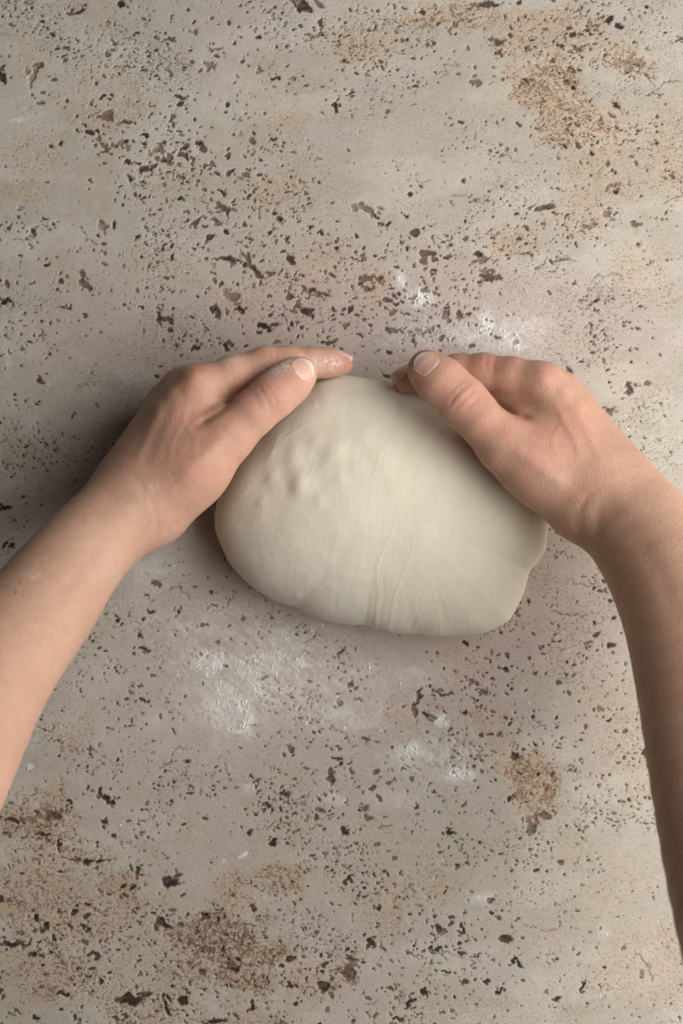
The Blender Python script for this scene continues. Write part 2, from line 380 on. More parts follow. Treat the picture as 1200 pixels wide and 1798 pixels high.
    verts = np.stack([X, Y, Z], -1).reshape(-1, 3)
    ii = np.arange(H * W).reshape(H, W)
    faces = np.stack([ii[:-1, :-1], ii[:-1, 1:], ii[1:, 1:], ii[1:, :-1]], -1).reshape(-1, 4)
    nt = NT('weathered_stone')
    c = nt.attr('stone', True)
    fl = nt.attr('flour')
    fine = nt.noise(1500, 3, .6)
    c2 = nt.mix(.30, c, nt.mix(nt.ramp(fine, .3, .7), (.62, .60, .58), (1.28, 1.28, 1.28)), 'MULTIPLY')
    grain = nt.noise(1100, 4, .7)
    mp = nt.n('ShaderNodeMapping'); mp.inputs['Scale'].default_value = (.72, 1.15, 1)
    mp.inputs['Rotation'].default_value = (0, 0, -.15)
    tcm = nt.n('ShaderNodeTexCoord'); nt.l(tcm.outputs['Object'], mp.inputs['Vector'])
    pore = nt.math('MULTIPLY', nt.ramp(nt.noise(820, 2.5, .6, mp.outputs[0]), .57, .68), nt.attr('open'), True)
    c2 = nt.mix(nt.math('MULTIPLY', pore, .66), c2, lin(88, 74, 60))
    ff = nt.math('MULTIPLY', fl, nt.ramp(grain, .0, .5))
    c3 = nt.mix(ff, c2, (.80, .79, .75))
    nt.l(c3, nt.bsdf.inputs['Base Color'])
    nt.bsdf.inputs['Roughness'].default_value = .78
    nt.bsdf.inputs['Specular IOR Level'].default_value = .25
    nt.l(nt.bump(nt.math('SUBTRACT', nt.math('MULTIPLY', fine, .25), pore), .00030, .6), nt.bsdf.inputs['Normal'])
    o = mesh_np('worktop', verts, faces, 4, nt.m, attrs={'stone': base.reshape(-1, 3), 'flour': flour.ravel(), 'open': np.clip(.25 + rr, 0, 1.2).ravel()})
    o['kind'] = 'structure'
    # loose flour crumbs lying on the stone
    core_mask = (np.abs(X) < .19) & (np.abs(Y) < .28) & (pit < .2)
    w = np.where(core_mask, np.clip(flour - .55, 0, 1) ** 1.2 + .004 * (flour > .2), 0).ravel()
    w = w / w.sum()
    pick = rng.choice(len(w), 3500, p=w)
    base_p = verts[pick] + np.c_[rng.randn(len(pick), 2) * .0004, np.zeros(len(pick))]
    r = .00010 + rng.gamma(1.2, .00010, len(pick))
    octv = np.array([[1,0,0],[0,1,0],[-1,0,0],[0,-1,0],[0,0,1],[0,0,-1]], float)
    octf = np.array([[0,1,4],[1,2,4],[2,3,4],[3,0,4],[1,0,5],[2,1,5],[3,2,5],[0,3,5]])
    jit = 1 + .35 * rng.randn(len(pick), 6, 1)
    vv = base_p[:, None, :] + octv[None] * r[:, None, None] * jit * np.array([1.3, 1.1, .7]) + np.array([0, 0, .0001])
    ff_ = octf[None] + (np.arange(len(pick)) * 6)[:, None, None]
    nf = NT('flour'); nf.bsdf.inputs['Base Color'].default_value = (.83, .82, .78, 1); nf.bsdf.inputs['Roughness'].default_value = .95
    fo = mesh_np('flour', vv.reshape(-1, 3), ff_.reshape(-1, 3), 3, nf.m, smooth=False)
    fo['kind'] = 'stuff'; fo['label'] = 'white flour dusted and crumbled over the stone worktop'; fo['category'] = 'flour'
    return nf.m
FLOUR_MAT = build_worktop()

# ------------------------------------------------------------------ dough
def build_dough():
    out = [(383,880),(380,932),(402,988),(445,1032),(520,1066),(640,1099),(730,1112),(800,1115),(852,1111),(894,1090),(917,1048),(928,1003),(938,992),(955,962),(966,925),(962,860),(935,790),(880,735),(820,705),(760,692),
           (700,679),(650,665),(600,660),(550,664),(492,694),(440,760),(402,830)]
    cu, cv, zeq = 668.0, 885.0, 19.0
    pts = np.array([[(u - cu), (v - cv)] for u, v in out], float)
    th = np.arctan2(pts[:, 1], pts[:, 0]); rr = np.hypot(pts[:, 0], pts[:, 1])
    o = np.argsort(th); th, rr = th[o], rr[o]
    NA, NP = 760, 300
    A = np.linspace(-math.pi, math.pi, NA, endpoint=False)
    dense = np.linspace(-math.pi, math.pi, 4000, endpoint=False)
    rd = np.interp(dense, np.r_[th - 2 * math.pi, th, th + 2 * math.pi], np.r_[rr, rr, rr])
    ker = np.exp(-np.linspace(-2.2, 2.2, 51) ** 2); ker /= ker.sum()
    rd = np.convolve(np.r_[rd[-25:], rd, rd[:25]], ker, 'valid')
    R0 = np.interp(A, dense, rd, period=2 * math.pi)
    Htop = 55.0
    # profile: from the contact line up over the belly to the crown
    nb = 46
    tb = np.linspace(-1, 0, nb, endpoint=False)
    rb = 1 - .105 * np.abs(tb) ** 2.6; zb = zeq * (1 - np.abs(tb) ** 1.0) * 1.0
    zb = zeq + zeq * np.sin(tb * math.pi / 2)
    tt = np.linspace(0, math.pi / 2, NP - nb)
    e = 2 / 2.3
    rt = np.cos(tt).clip(0) ** e; zt = zeq + (Htop - zeq) * np.sin(tt) ** e
    # resample evenly by arc length
    rp = np.r_[rb, rt]; zp = np.r_[zb, zt]
    arc = np.r_[0, np.cumsum(np.hypot(np.diff(rp) * 85, np.diff(zp)))]
    q = np.linspace(0, arc[-1], NP)
    rp = np.interp(q, arc, rp); zp = np.interp(q, arc, zp); rp[-1] = .0008
    k = S * (1 - zeq * .001 / D)
    Rm = R0[None, :] * rp[:, None]
    X = (cu - CU) * k + Rm * np.cos(A)[None, :] * k
    Y = (CV - cv) * k - Rm * np.sin(A)[None, :] * k
    Zm = np.repeat(zp[:, None], NA, 1) * .001
    # slight tilt of the crown: fuller at the near left, lower to the right
    Ux = (X / k + CU); Vy = CV - Y / k
    top = np.clip((Zm - zeq * .001) / ((Htop - zeq) * .001), 0, 1)
    Zm += top * (.0025 * np.tanh((620 - Ux) / 220) + .0030 * np.exp(-(((Ux - 560) / 170) ** 2 + ((Vy - 840) / 130) ** 2)) - .0035 * np.exp(-(((Ux - 800) / 120) ** 2 + ((Vy - 730) / 70) ** 2)))
    p = np.stack([X, Y, Zm], -1)
    du = np.roll(p, -1, 1) - np.roll(p, 1, 1); dv = np.gradient(p, axis=0)
    n = np.cross(dv, du); n /= np.linalg.norm(n, axis=-1, keepdims=True) + 1e-12
    if n[-30, 10, 2] < 0: n = -n
    bl = sstep(.02, .12, rp)[:, None, None]
    n = n * bl + np.array([0, 0, 1.]) * (1 - bl)
    U, V = to_px(p.reshape(-1, 3)); U = U.reshape(p.shape[:2]); V = V.reshape(p.shape[:2])
    d = np.zeros_like(U)
    # gas bubbles and dimples (u, v, ru, rv, rot, height mm)
    for (u, v, a, b, rot, h) in [(527,850,15,20,10,1.9),(516,797,15,20,25,1.5),(590,790,22,19,10,1.7),(672,806,24,34,0,1.5),(556,775,15,14,0,1.0),(640,772,17,22,0,1.1),(630,815,14,18,0,.8),(478,838,12,15,0,.9),(600,840,14,16,0,.6),(560,880,10,12,0,.6),(462,880,10,14,0,.6),(700,840,26,40,0,.9),
            (545,818,12,10,0,-.8),(498,825,11,14,0,-.7),(560,800,9,18,20,-.8),(632,800,10,22,10,-.7),(505,858,9,13,20,-.9),(482,790,12,20,30,.9),(430,850,20,30,20,.8),(455,905,16,22,0,.5),(520,960,30,30,0,.5),
            (620,900,50,60,0,.7),(740,930,40,70,10,.6),(830,960,50,60,0,.8),(800,1000,40,40,0,-.8),(880,930,30,60,20,.8),(600,1010,60,36,0,.8),(470,1000,36,24,-30,.6),(735,745,40,18,10,-.6),(660,700,50,16,5,.6)]:
        c, s_ = math.cos(math.radians(rot)), math.sin(math.radians(rot))
        x = ((U - u) * c + (V - v) * s_) / a; y = (-(U - u) * s_ + (V - v) * c) / b
        d += (.80 if h > 0 else .3) * h * np.exp(-(x * x + y * y) * .8)
    # stretch lines pulled tight toward the near edge (ridge polylines)
    def ridge(pts, w, h, soft=True):
        nonlocal d
        L = sum(math.dist(a, b) for a, b in zip(pts[:-1], pts[1:])); s0 = 0
        best = np.full(U.shape, 1e9); tb = np.zeros(U.shape)
        for a, b in zip(pts[:-1], pts[1:]):
            q, t = segd2(U, V, a, b); kq = q < best; l_ = math.dist(a, b)
            tb = np.where(kq, (s0 + t * l_) / L, tb); best = np.minimum(best, q); s0 += l_
        d += .27 * h * np.exp(-(best / (w * .85)) ** 2) * np.clip((1 - tb) * 1.6, 0, 1)
    brng = np.random.RandomState(5)
    for _ in range(70):
        bu, bv = brng.uniform(400, 950), brng.uniform(680, 1100); br = brng.uniform(4, 11); bh = brng.uniform(.03, .16) * (1.3 if bu < 680 else .6)
        d += bh * np.exp(-(((U - bu) / br) ** 2 + ((V - bv) / (br * brng.uniform(.8, 1.5))) ** 2))
    # the thumbs press in and the dough swells beside them
    for pts_ in ([(360,860),(402,800),(480,720),(535,668)], [(955,925),(880,840),(812,735),(745,690)]):
        q = polyd(U, V, pts_)
        d += -1.5 * np.exp(-(q / 24) ** 2) + 0.7 * np.exp(-((q - 52) / 26) ** 2)
    wob = 3 * vnoise(U / 30, V / 30, 3)
    U0 = U; U = U + wob
    for pts_, w, h in [([(660,1104),(664,996),(690,930),(722,810)],3.2,.55),([(670,1104),(674,1010),(700,930)],3.,-.4),([(685,1108),(691,1053),(722,970),(738,900)],3.2,.6),([(694,1108),(700,1056),(728,980)],3.,-.35),
            ([(728,1110),(740,1062),(755,1018)],3.,.5),([(776,1110),(764,1050),(757,1015)],3.,.5),([(793,1100),(778,1050),(765,1020)],2.6,.4),([(716,1110),(722,1075),(742,1035)],3,.4),([(745,1108),(750,1060)],3,-.4),
            ([(830,1112),(826,1085),(815,1060)],3,.4),([(645,1104),(652,1040),(660,1000)],3.,.35),([(905,1040),(902,990),(915,930)],4.,.4),([(922,1000),(920,960),(932,915)],3.5,.5),([(934,990),(938,955),(948,920)],3.5,-.5),
            ([(470,760),(520,725),(600,700)],2.6,.3),([(500,770),(560,735),(630,705)],2.6,.35),([(540,745),(590,720)],2.4,-.25),([(560,830),(600,790),(650,730)],2.6,.25),([(650,840),(690,760),(705,700)],3,.25),
            ([(478,800),(486,770),(510,748)],2.6,.35),([(520,820),(535,790),(560,770)],2.4,.35),([(546,835),(556,805),(575,785)],2.4,.3),([(790,690),(770,740),(740,800)],3,.22),([(820,760),(800,830)],3,.2)]:
        ridge(pts_, w, h)
    U = U0
    # fine pulled-skin striation, mostly running away from the viewer
    rot = .14
    Vw = V + 40 * fbm(U / 70, V / 70, 3, 51)
    s1 = fbm((U * math.cos(rot) + 6 * fbm(U / 50, V / 50, 2, 52) + V * math.sin(rot)) / 8, (Vw * math.cos(rot) - U * math.sin(rot)) / 90, 3, 41)
    msk = sstep(520, 640, U) * (1 - sstep(820, 920, U) * .5)
    d += .055 * s1 * msk
    s2 = fbm((U * .75 + V * .66) / 8, (V * .75 - U * .66) / 80, 3, 42)
    d += .085 * s2 * (1 - sstep(480, 620, U)) * (1 - sstep(880, 1000, V))
    d += .14 * fbm(U / 26, V / 30, 3, 43)
    grit = np.clip((1 - sstep(420, 640, U)) * .8 + sstep(930, 1050, V) * (1 - sstep(560, 720, U)) * .9, 0, 1)
    d += .07 * grit * fbm(U / 4.5, V / 4.5, 3, 44)
    d += .9 * fbm(np.cos(A)[None, :] * 2.2 + zp[:, None] / 40, np.sin(A)[None, :] * 2.2 + zp[:, None] / 55, 3, 45) * (1 - top) * sstep(.2, .8, rp)[:, None]
    # the seam where the outer layer folds under at the right
    side = (1 - sstep(.35, .75, top))
    d += side * .5 * np.exp(-((U - 958) / 12) ** 2) * (V > 880) * (V < 1000)
    fade = np.clip(Zm / .010, 0, 1)
    p = p + n * (d * .001 * fade)[..., None]
    p[..., 2] = np.maximum(p[..., 2], .0004)
    # rim pieces of the base
    verts = np.concatenate([p.reshape(-1, 3)])
    ii = np.arange(NP * NA).reshape(NP, NA); jj = np.roll(ii, -1, 1)
    faces = np.stack([ii[:-1], jj[:-1], jj[1:], ii[1:]], -1).reshape(-1, 4)
    # orientation check
    a, b, c = verts[faces[len(faces) // 2, 0]], verts[faces[len(faces) // 2, 1]], verts[faces[len(faces) // 2, 2]]
    nn = np.cross(b - a, c - a); ctr = np.array([verts[:, 0].mean(), verts[:, 1].mean(), .02])
    if np.dot(nn, a - ctr) < 0: faces = faces[:, ::-1]
    dust = np.clip(grit * (.55 + .6 * fbm(U / 6, V / 9, 3, 46)) + .15 * sstep(.2, .7, fbm(U / 40, V / 40, 3, 47)), 0, 1)
    nt = NT('dough_skin')
    du_ = nt.attr('dust')
    mott = nt.noise(42, 4, .55); fine = nt.noise(900, 3, .6)
    c = nt.mix(nt.ramp(mott, .3, .7), (.745, .682, .548), (.785, .728, .604))
    c = nt.mix(nt.math('MULTIPLY', du_, nt.ramp(fine, .42, .58)), c, (.78, .745, .68))
    c = nt.mix(nt.math('MULTIPLY', nt.ramp(nt.noise(520, 3, .6), .60, .70), .35), c, (.80, .77, .70))
    nt.l(c, nt.bsdf.inputs['Base Color'])
    b_ = nt.bsdf
    b_.inputs['Subsurface Weight'].default_value = .6
    b_.inputs['Subsurface Radius'].default_value = (1.0, .75, .45)
    b_.inputs['Subsurface Scale'].default_value = .007
    nt.l(nt.math('ADD', nt.math('MULTIPLY', du_, .3), .58), b_.inputs['Roughness'])
    b_.inputs['Specular IOR Level'].default_value = .22
    nt.l(nt.bump(nt.math('ADD', nt.math('MULTIPLY', fine, nt.math('ADD', du_, .25)), nt.noise(260, 5, .65)), .0004, .34), b_.inputs['Normal'])
    o = mesh_np('dough', verts, faces, 4, nt.m, attrs={'dust': dust.ravel()})
    o['label'] = 'smooth cream bread dough held between two hands on the stone worktop'
    o['category'] = 'dough'
    return o
build_dough()

# ------------------------------------------------------------------ arms as implicit surfaces
class Cone:
    """tapered capsule; f > 1 flattens it along axis nrm"""
    __slots__ = ('a', 'b', 'ra', 'rb', 'k', 'n', 'f')
    def __init__(s, a, b, ra, rb, k=.004, n=None, f=1.0):
        s.a, s.b, s.ra, s.rb, s.k, s.n, s.f = a, b, ra, rb, k, n, f
    def d(s, p):
        q = p - s.a; ab = s.b - s.a
        if s.n is not None:
            q = q + ((s.f - 1) * (q @ s.n))[:, None] * s.n
        t = np.clip((q @ ab) / (ab @ ab + 1e-12), 0, 1)
        w = q - t[:, None] * ab
        tt = t
        return np.sqrt((w * w).sum(1)) - (s.ra + (s.rb - s.ra) * tt)
def smin(a, b, k):
    h = np.clip(k - np.abs(a - b), 0, None) / k
    return np.minimum(a, b) - h * h * k * .25

def chain(js, k, n=None, f=1.0):
    out = []
    for (a, b) in zip(js[:-1], js[1:]):
        out.append(Cone(PA(*a[:3]), PA(*b[:3]), RP(a[3], a[2] * ZK), RP(b[3], b[2] * ZK), k, n, f))
    return out

ZK = .87
def PA(u, v, z): return P(u, v, z * ZK)
def spline(js, m=5):
    a = np.array(js, float); a = np.vstack([2 * a[0] - a[1], a, 2 * a[-1] - a[-2]]); out = []
    for i in range(1, len(a) - 2):
        for t in np.arange(m) / m:
            out.append(.5 * (2 * a[i] + (a[i + 1] - a[i - 1]) * t + (2 * a[i - 1] - 5 * a[i] + 4 * a[i + 1] - a[i + 2]) * t * t + (3 * a[i] - a[i - 1] - 3 * a[i + 1] + a[i + 2]) * t ** 3))
    out.append(a[-2])
    return [tuple(q) for q in out]
class Arm:
    def __init__(s): s.base = []; s.fingers = []; s.kf = .0055; s.details = []
    def prims(s): return s.base + [c for ch in s.fingers for c in ch]
    def eval(s, p, live=None, det=True):
        p = p.astype(np.float64)
        db = None
        for c in s.base:
            if live is not None and id(c) not in live: continue
            q = c.d(p); db = q if db is None else smin(db, q, c.k)
        df = None
        for ch in s.fingers:
            dc = None
            for c in ch:
                if live is not None and id(c) not in live: continue
                q = c.d(p); dc = q if dc is None else smin(dc, q, c.k)
            if dc is not None: df = dc if df is None else smin(df, dc, .0012)
        if db is None and df is None: return np.full(len(p), .05)
        d = df if db is None else (db if df is None else smin(db, df, s.kf))
        if det and s.details:
            u, v = to_px(p)
            for fn in s.details: d = d + fn(u, v, p)
        return d
    def live_table(s, C, rad):
        M = np.stack([q.d(C) for q in s.prims()], 1)
        m = M.min(1)
        ids = [id(q) for q in s.prims()]
        keep = (M - rad) < (np.maximum(m, -.02) + rad + .016)[:, None]
        return m, [{ids[i] for i in np.flatnonzero(k)} if mm <= rad + .004 else None for k, mm in zip(keep, m)]
    def mesh(s, h=.00098):
        lo = np.min([np.minimum(q.a - q.ra, q.b - q.rb) for q in s.prims()], 0) - .004
        hi = np.max([np.maximum(q.a + q.ra, q.b + q.rb) for q in s.prims()], 0) + .004
        B = 16
        nb = np.ceil((hi - lo) / (h * B)).astype(int); n = nb * B + 1
        F = np.full(n, 1.0, np.float32)
        known = np.zeros(nb, bool)
        rad = h * B * .87
        g = np.arange(B + 1) * h
        blk = np.stack(np.meshgrid(g, g, g, indexing='ij'), -1).reshape(-1, 3)
        IJK = np.stack(np.meshgrid(*[np.arange(q) for q in nb], indexing='ij'), -1).reshape(-1, 3)
        CC = lo + (IJK + .5) * h * B
        _, LT = s.live_table(CC, rad)
        lut = {}
        for (i, j, k), c, L in zip(IJK.tolist(), CC, LT):
            if L is None: continue
            lut[(i * 4096 + j) * 4096 + k] = L
            o = c - h * B / 2
            dc = s.eval(c[None], L, False)[0]
            sl = (slice(i * B, i * B + B + 1), slice(j * B, j * B + B + 1), slice(k * B, k * B + B + 1))
            if dc < -rad * 1.2 - .003:
                sub = F[sl]; F[sl] = np.where(sub == 1.0, -1.0, sub); continue
            if dc > rad * 1.2 + .003: continue
            F[sl] = s.eval(blk + o, L).reshape(B + 1, B + 1, B + 1)
        ins = F < 0
        m = np.zeros(tuple(n - 1), np.uint8)
        for a in (0, 1):
            for b in (0, 1):
                for c in (0, 1):
                    m += ins[a:n[0] - 1 + a, b:n[1] - 1 + b, c:n[2] - 1 + c]
        act = np.argwhere((m > 0) & (m < 8))
        vid = np.full(tuple(n - 1), -1, np.int32); vid[tuple(act.T)] = np.arange(len(act))
        acc = np.zeros((len(act), 3)); cnt = np.zeros(len(act))
        corners = [(a, b, c) for a in (0, 1) for b in (0, 1) for c in (0, 1)]
        for ca in corners:
            for ax in range(3):
                if ca[ax] == 1: continue
                cb = list(ca); cb[ax] = 1
                fa = F[tuple((act + ca).T)]; fb = F[tuple((act + cb).T)]
                x = (fa < 0) != (fb < 0)
                t = np.where(x, fa / np.where(fa == fb, 1, fa - fb), 0)
                pt = np.array(ca, float)[None] + np.zeros((len(act), 3)); pt[:, ax] = t
                acc += pt * x[:, None]; cnt += x
        V = lo + (act + acc / cnt[:, None]) * h
        quads = []
        for ax in range(3):
            s1 = [slice(1, n[q] - 1) for q in range(3)]; s2 = list(s1)
            s1[ax] = slice(0, n[ax] - 1); s2[ax] = slice(1, n[ax])
            A_ = ins[tuple(s1)]; B_ = ins[tuple(s2)]
            e = np.argwhere(A_ != B_)
            off = np.array([1, 1, 1]); off[ax] = 0
            e = e + off
            b, c = (ax + 1) % 3, (ax + 2) % 3
            def cell(db, dc):
                q = e.copy(); q[:, b] -= db; q[:, c] -= dc
                return vid[tuple(q.T)]
            f = np.stack([cell(1, 1), cell(0, 1), cell(0, 0), cell(1, 0)], 1)
            flip = ~ins[tuple(e.T)]
            f[flip] = f[flip][:, ::-1]
            quads.append(f)
        Q = np.concatenate(quads); Q = Q[(Q >= 0).all(1)]
        # pull the vertices onto the exact surface, block by block
        key = np.floor((V - lo) / (h * B)).astype(int)
        kk = (key[:, 0] * 4096 + key[:, 1]) * 4096 + key[:, 2]
        order = np.argsort(kk, kind='stable'); ks = kk[order]
        st = np.r_[0, np.flatnonzero(np.diff(ks)) + 1, len(ks)]
        for a, b in zip(st[:-1], st[1:]):
            ix = order[a:b]
            L = lut.get(int(ks[a]))
            if L is None: continue
            for _ in range(1):
                p = V[ix]; e = 2.5e-4
                d0 = s.eval(p, L)
                gr = np.stack([s.eval(p + np.eye(3)[i] * e, L) - d0 for i in range(3)], 1) / e
                gn = (gr * gr).sum(1) + .05
                V[ix] = p - np.clip(d0 / gn, -h, h)[:, None] * gr
        return V, Q

def groove(pts, w, depth, zmin=.0, wob=0):
    """crease (depth > 0) or raised cord (depth < 0); widths in photograph pixels, depth in mm"""
    pts = [tuple(map(float, q)) for q in pts]
    lo = np.min(pts, 0) - w * 4; hi = np.max(pts, 0) + w * 4
    L = [0]
    for a, b in zip(pts[:-1], pts[1:]): L.append(L[-1] + math.hypot(b[0] - a[0], b[1] - a[1]))
    def fn(u, v, p):
        out = np.zeros(len(u))
        m = (u > lo[0]) & (u < hi[0]) & (v > lo[1]) & (v < hi[1]) & (p[:, 2] > zmin)
        if m.any():
            uu, vv = u[m], v[m]
            best = np.full(len(uu), 1e9); tb = np.zeros(len(uu))
            for i, (a, b) in enumerate(zip(pts[:-1], pts[1:])):
                q, t = segd2(uu, vv, a, b)
                k = q < best
                best = np.where(k, q, best); tb = np.where(k, (L[i] + t * (L[i + 1] - L[i])) / L[-1], tb)
            taper = np.clip(np.minimum(tb, 1 - tb) * 5, .12, 1)
            out[m] = depth * .001 * np.exp(-(best / w) ** 2) * taper
        return out
    return fn
def dent(u0, v0, ru, rv, rot, depth, zmin=0.):
    c, s_ = math.cos(math.radians(rot)), math.sin(math.radians(rot))
    def fn(u, v, p):
        x = ((u - u0) * c + (v - v0) * s_) / ru; y = (-(u - u0) * s_ + (v - v0) * c) / rv
        return depth * .001 * np.exp(-np.clip(x * x + y * y, 0, 40)) * (p[:, 2] > zmin)
    return fn

def unit(v): v = np.asarray(v, float); return v / np.linalg.norm(v)

class Nail:
    def __init__(s, tip, prev, normal, width, length, start):
        t = unit(tip - prev); n = unit(normal - t * (np.dot(normal, t)))
        s.t, s.n, s.s = t, n, np.cross(n, t); s.o = tip + t * start; s.w = width; s.l = length
    def loc(s, p):
        q = p - s.o
        return q @ s.s, q @ s.t, q @ s.n
    def outline(s, x, y):
        """<1 inside the nail plate"""
        X = x / (s.w * .5); Yc = (y - s.l * .5) / (s.l * .5)
        return (np.abs(X) ** 2.6 + np.abs(Yc) ** 3.0) ** (1 / 2.8)
    def detail(s):
        def fn(u, v, p):
            x, y, z = s.loc(p)
            m = (z > 0) & (np.abs(x) < s.w) & (y > -s.l * .6) & (y < s.l * 1.6)
            out = np.zeros(len(p))
            if m.any():
                q = s.outline(x[m], y[m])
                bed = np.where(q < .96, .00010, .00010 * np.exp(-((q - .96) / .05) ** 2))
                fold = -.00012 * np.exp(-((q - 1.16) / .14) ** 2) * (1 - sstep(.7, 1.0, y[m] / s.l))
                out[m] = bed + fold
            return out
        return fn
    def build(s, arm, mat, parent):
        nu, nv = 25, 27
        a = np.linspace(-1, 1, nu); b = np.linspace(0, 1, nv)
        Aa, Bb = np.meshgrid(a, b, indexing='xy')
        # rounded plate: squeeze the rows near both ends
        yc = Bb * 2 - 1
        half = np.clip(1 - np.abs(yc) ** 3.2, 0, 1) ** (1 / 2.6)
        half = np.where(Bb > .5, 1 - .14 * (np.clip(Bb - .5, 0, 1) * 2) ** 3, half)
        x = Aa * half * s.w * .53; y = Bb * s.l * 1.02 - .24 * s.l * np.abs(Aa) ** 2.2 * Bb ** 4
        p = s.o + x.ravel()[:, None] * s.s + y.ravel()[:, None] * s.t + .012 * s.n
        for _ in range(50):
            d = arm.eval(p)
            p = p - np.clip(d, -.002, .002)[:, None] * .7 * s.n
        # fair the height field so that the plate is an even shell
        hgt = ((p - s.o) @ s.n).reshape(nv, nu)
        hs = np.clip(hgt, np.median(hgt) - .004, None)
        for _ in range(30):
            q = np.pad(hs, 1, mode='edge'); hs = .5 * hs + .125 * (q[:-2, 1:-1] + q[2:, 1:-1] + q[1:-1, :-2] + q[1:-1, 2:])
        hs = np.maximum(hs, hgt) * .5 + hs * .5
        b15, b55 = int(.15 * (nv - 1)), int(.55 * (nv - 1))
        sl = (hs[b55] - hs[b15]) / .4
        ext = hs[b55][None, :] + sl[None, :] * (Bb - .55) * 1.2 - .0022 * (Bb - .55) ** 2
        hs = np.where(Bb > .55, np.maximum(hs, ext), hs) + .00030 - .00034 * Aa ** 6
        topv = s.o + x.ravel()[:, None] * s.s + y.ravel()[:, None] * s.t + hs.ravel()[:, None] * s.n
        botv = topv - .00055 * s.n
        ii = np.arange(nu * nv).reshape(nv, nu); N = nu * nv
        f1 = np.stack([ii[:-1, :-1], ii[:-1, 1:], ii[1:, 1:], ii[1:, :-1]], -1).reshape(-1, 4)
        f2 = f1[:, ::-1] + N
        ring = np.r_[ii[0, :-1], ii[:-1, -1], ii[-1, :0:-1], ii[:0:-1, 0]]
        r2 = np.roll(ring, -1)
        f3 = np.stack([ring, ring + N, r2 + N, r2], -1)
        tipf = np.clip((Bb.ravel() - .80 + .10 * (1 - Aa.ravel() ** 2) * 0 - .06 * Aa.ravel() ** 2 * -1) / .05, 0, 1)
        lun = np.exp(-((Aa.ravel() / .55) ** 2 + ((Bb.ravel() - .04) / .18) ** 2) * 1.2)
        return mesh_np('fingernail', np.r_[topv, botv], np.r_[f1, f2, f3], 4, mat, parent, attrs={'edge': np.r_[tipf, tipf], 'moon': np.r_[lun, lun]})

# ------------------------------------------------------------------ materials of the person
def skin_material():
    nt = NT('skin')
    red = nt.attr('red'); fl = nt.attr('flour'); mole = nt.attr('mole')
    big = nt.noise(38, 4, .6); mid = nt.noise(170, 4, .65); fine = nt.noise(1300, 4, .65)
    c = nt.mix(nt.ramp(big, .32, .68), (.550, .328, .226), (.605, .378, .270))
    c = nt.mix(nt.math('MULTIPLY', nt.ramp(mid, .42, .70), .26), c, (.49, .250, .170))
    c = nt.mix(nt.math('MULTIPLY', red, nt.ramp(mid, .1, .75)), c, (.62, .235, .175))
    fr = nt.math('MULTIPLY', nt.ramp(nt.noise(420, 1.5, .5), .70, .78), .40)
    c = nt.mix(fr, c, (.34, .18, .12))
    c = nt.mix(mole, c, (.20, .10, .07))
    fg = nt.math('MULTIPLY', fl, nt.ramp(nt.noise(700, 3, .7), .42, .58))
    c = nt.mix(fg, c, (.80, .77, .72))
    b = nt.bsdf
    nt.l(c, b.inputs['Base Color'])
    b.inputs['Subsurface Weight'].default_value = .40
    b.inputs['Subsurface Radius'].default_value = (1.0, .36, .20)
    b.inputs['Subsurface Scale'].default_value = .0035
    b.inputs['Specular IOR Level'].default_value = .38
    nt.l(nt.math('ADD', nt.math('MULTIPLY', mid, .18), .42), b.inputs['Roughness'])
    vo = nt.n('ShaderNodeTexVoronoi'); vo.feature = 'DISTANCE_TO_EDGE'; vo.inputs['Scale'].default_value = 900
    tc = nt.n('ShaderNodeTexCoord'); nt.l(tc.outputs['Object'], vo.inputs['Vector'])
    h = nt.math('ADD', nt.math('MULTIPLY', nt.ramp(vo.outputs['Distance'], 0, .25), .5), fine)
    nrm = nt.bump(h, .00020, .8)
    vw = nt.n('ShaderNodeTexVoronoi'); vw.feature = 'DISTANCE_TO_EDGE'; vw.inputs['Scale'].default_value = 330
    nw = nt.n('ShaderNodeTexNoise'); nw.inputs['Scale'].default_value = 260
    mx = nt.n('ShaderNodeVectorMath'); mx.operation = 'MULTIPLY_ADD'
    tc2 = nt.n('ShaderNodeTexCoord'); nt.l(tc2.outputs['Object'], nw.inputs['Vector'])
    nt.l(nw.outputs['Color'], mx.inputs[0]); mx.inputs[1].default_value = (.004, .004, .004); nt.l(tc2.outputs['Object'], mx.inputs[2])
    nt.l(mx.outputs[0], vw.inputs['Vector'])
    nrm = nt.bump(nt.ramp(vw.outputs['Distance'], 0, .10), .00014, .24, nrm)
    nrm = nt.bump(mid, .0006, .42, nrm)
    nt.l(nrm, b.inputs['Normal'])
    return nt.m
def nail_material():
    nt = NT('nail')
    e = nt.attr('edge'); mo = nt.attr('moon')
    c = nt.mix(mo, (.70, .43, .345), (.72, .50, .42))
    c = nt.mix(e, c, (.70, .62, .52))
    nt.l(c, nt.bsdf.inputs['Base Color'])
    nt.bsdf.inputs['Roughness'].default_value = .30
    nt.bsdf.inputs['Subsurface Weight'].default_value = .2
    nt.bsdf.inputs['Subsurface Radius'].default_value = (1, .5, .4)
    nt.bsdf.inputs['Subsurface Scale'].default_value = .001
    return nt.m
SKIN = skin_material(); NAIL = nail_material()

person = bpy.data.objects.new('person', None); COL.objects.link(person)
person['label'] = 'person seen only as two bare forearms, both hands cupping the dough'
person['category'] = 'person'

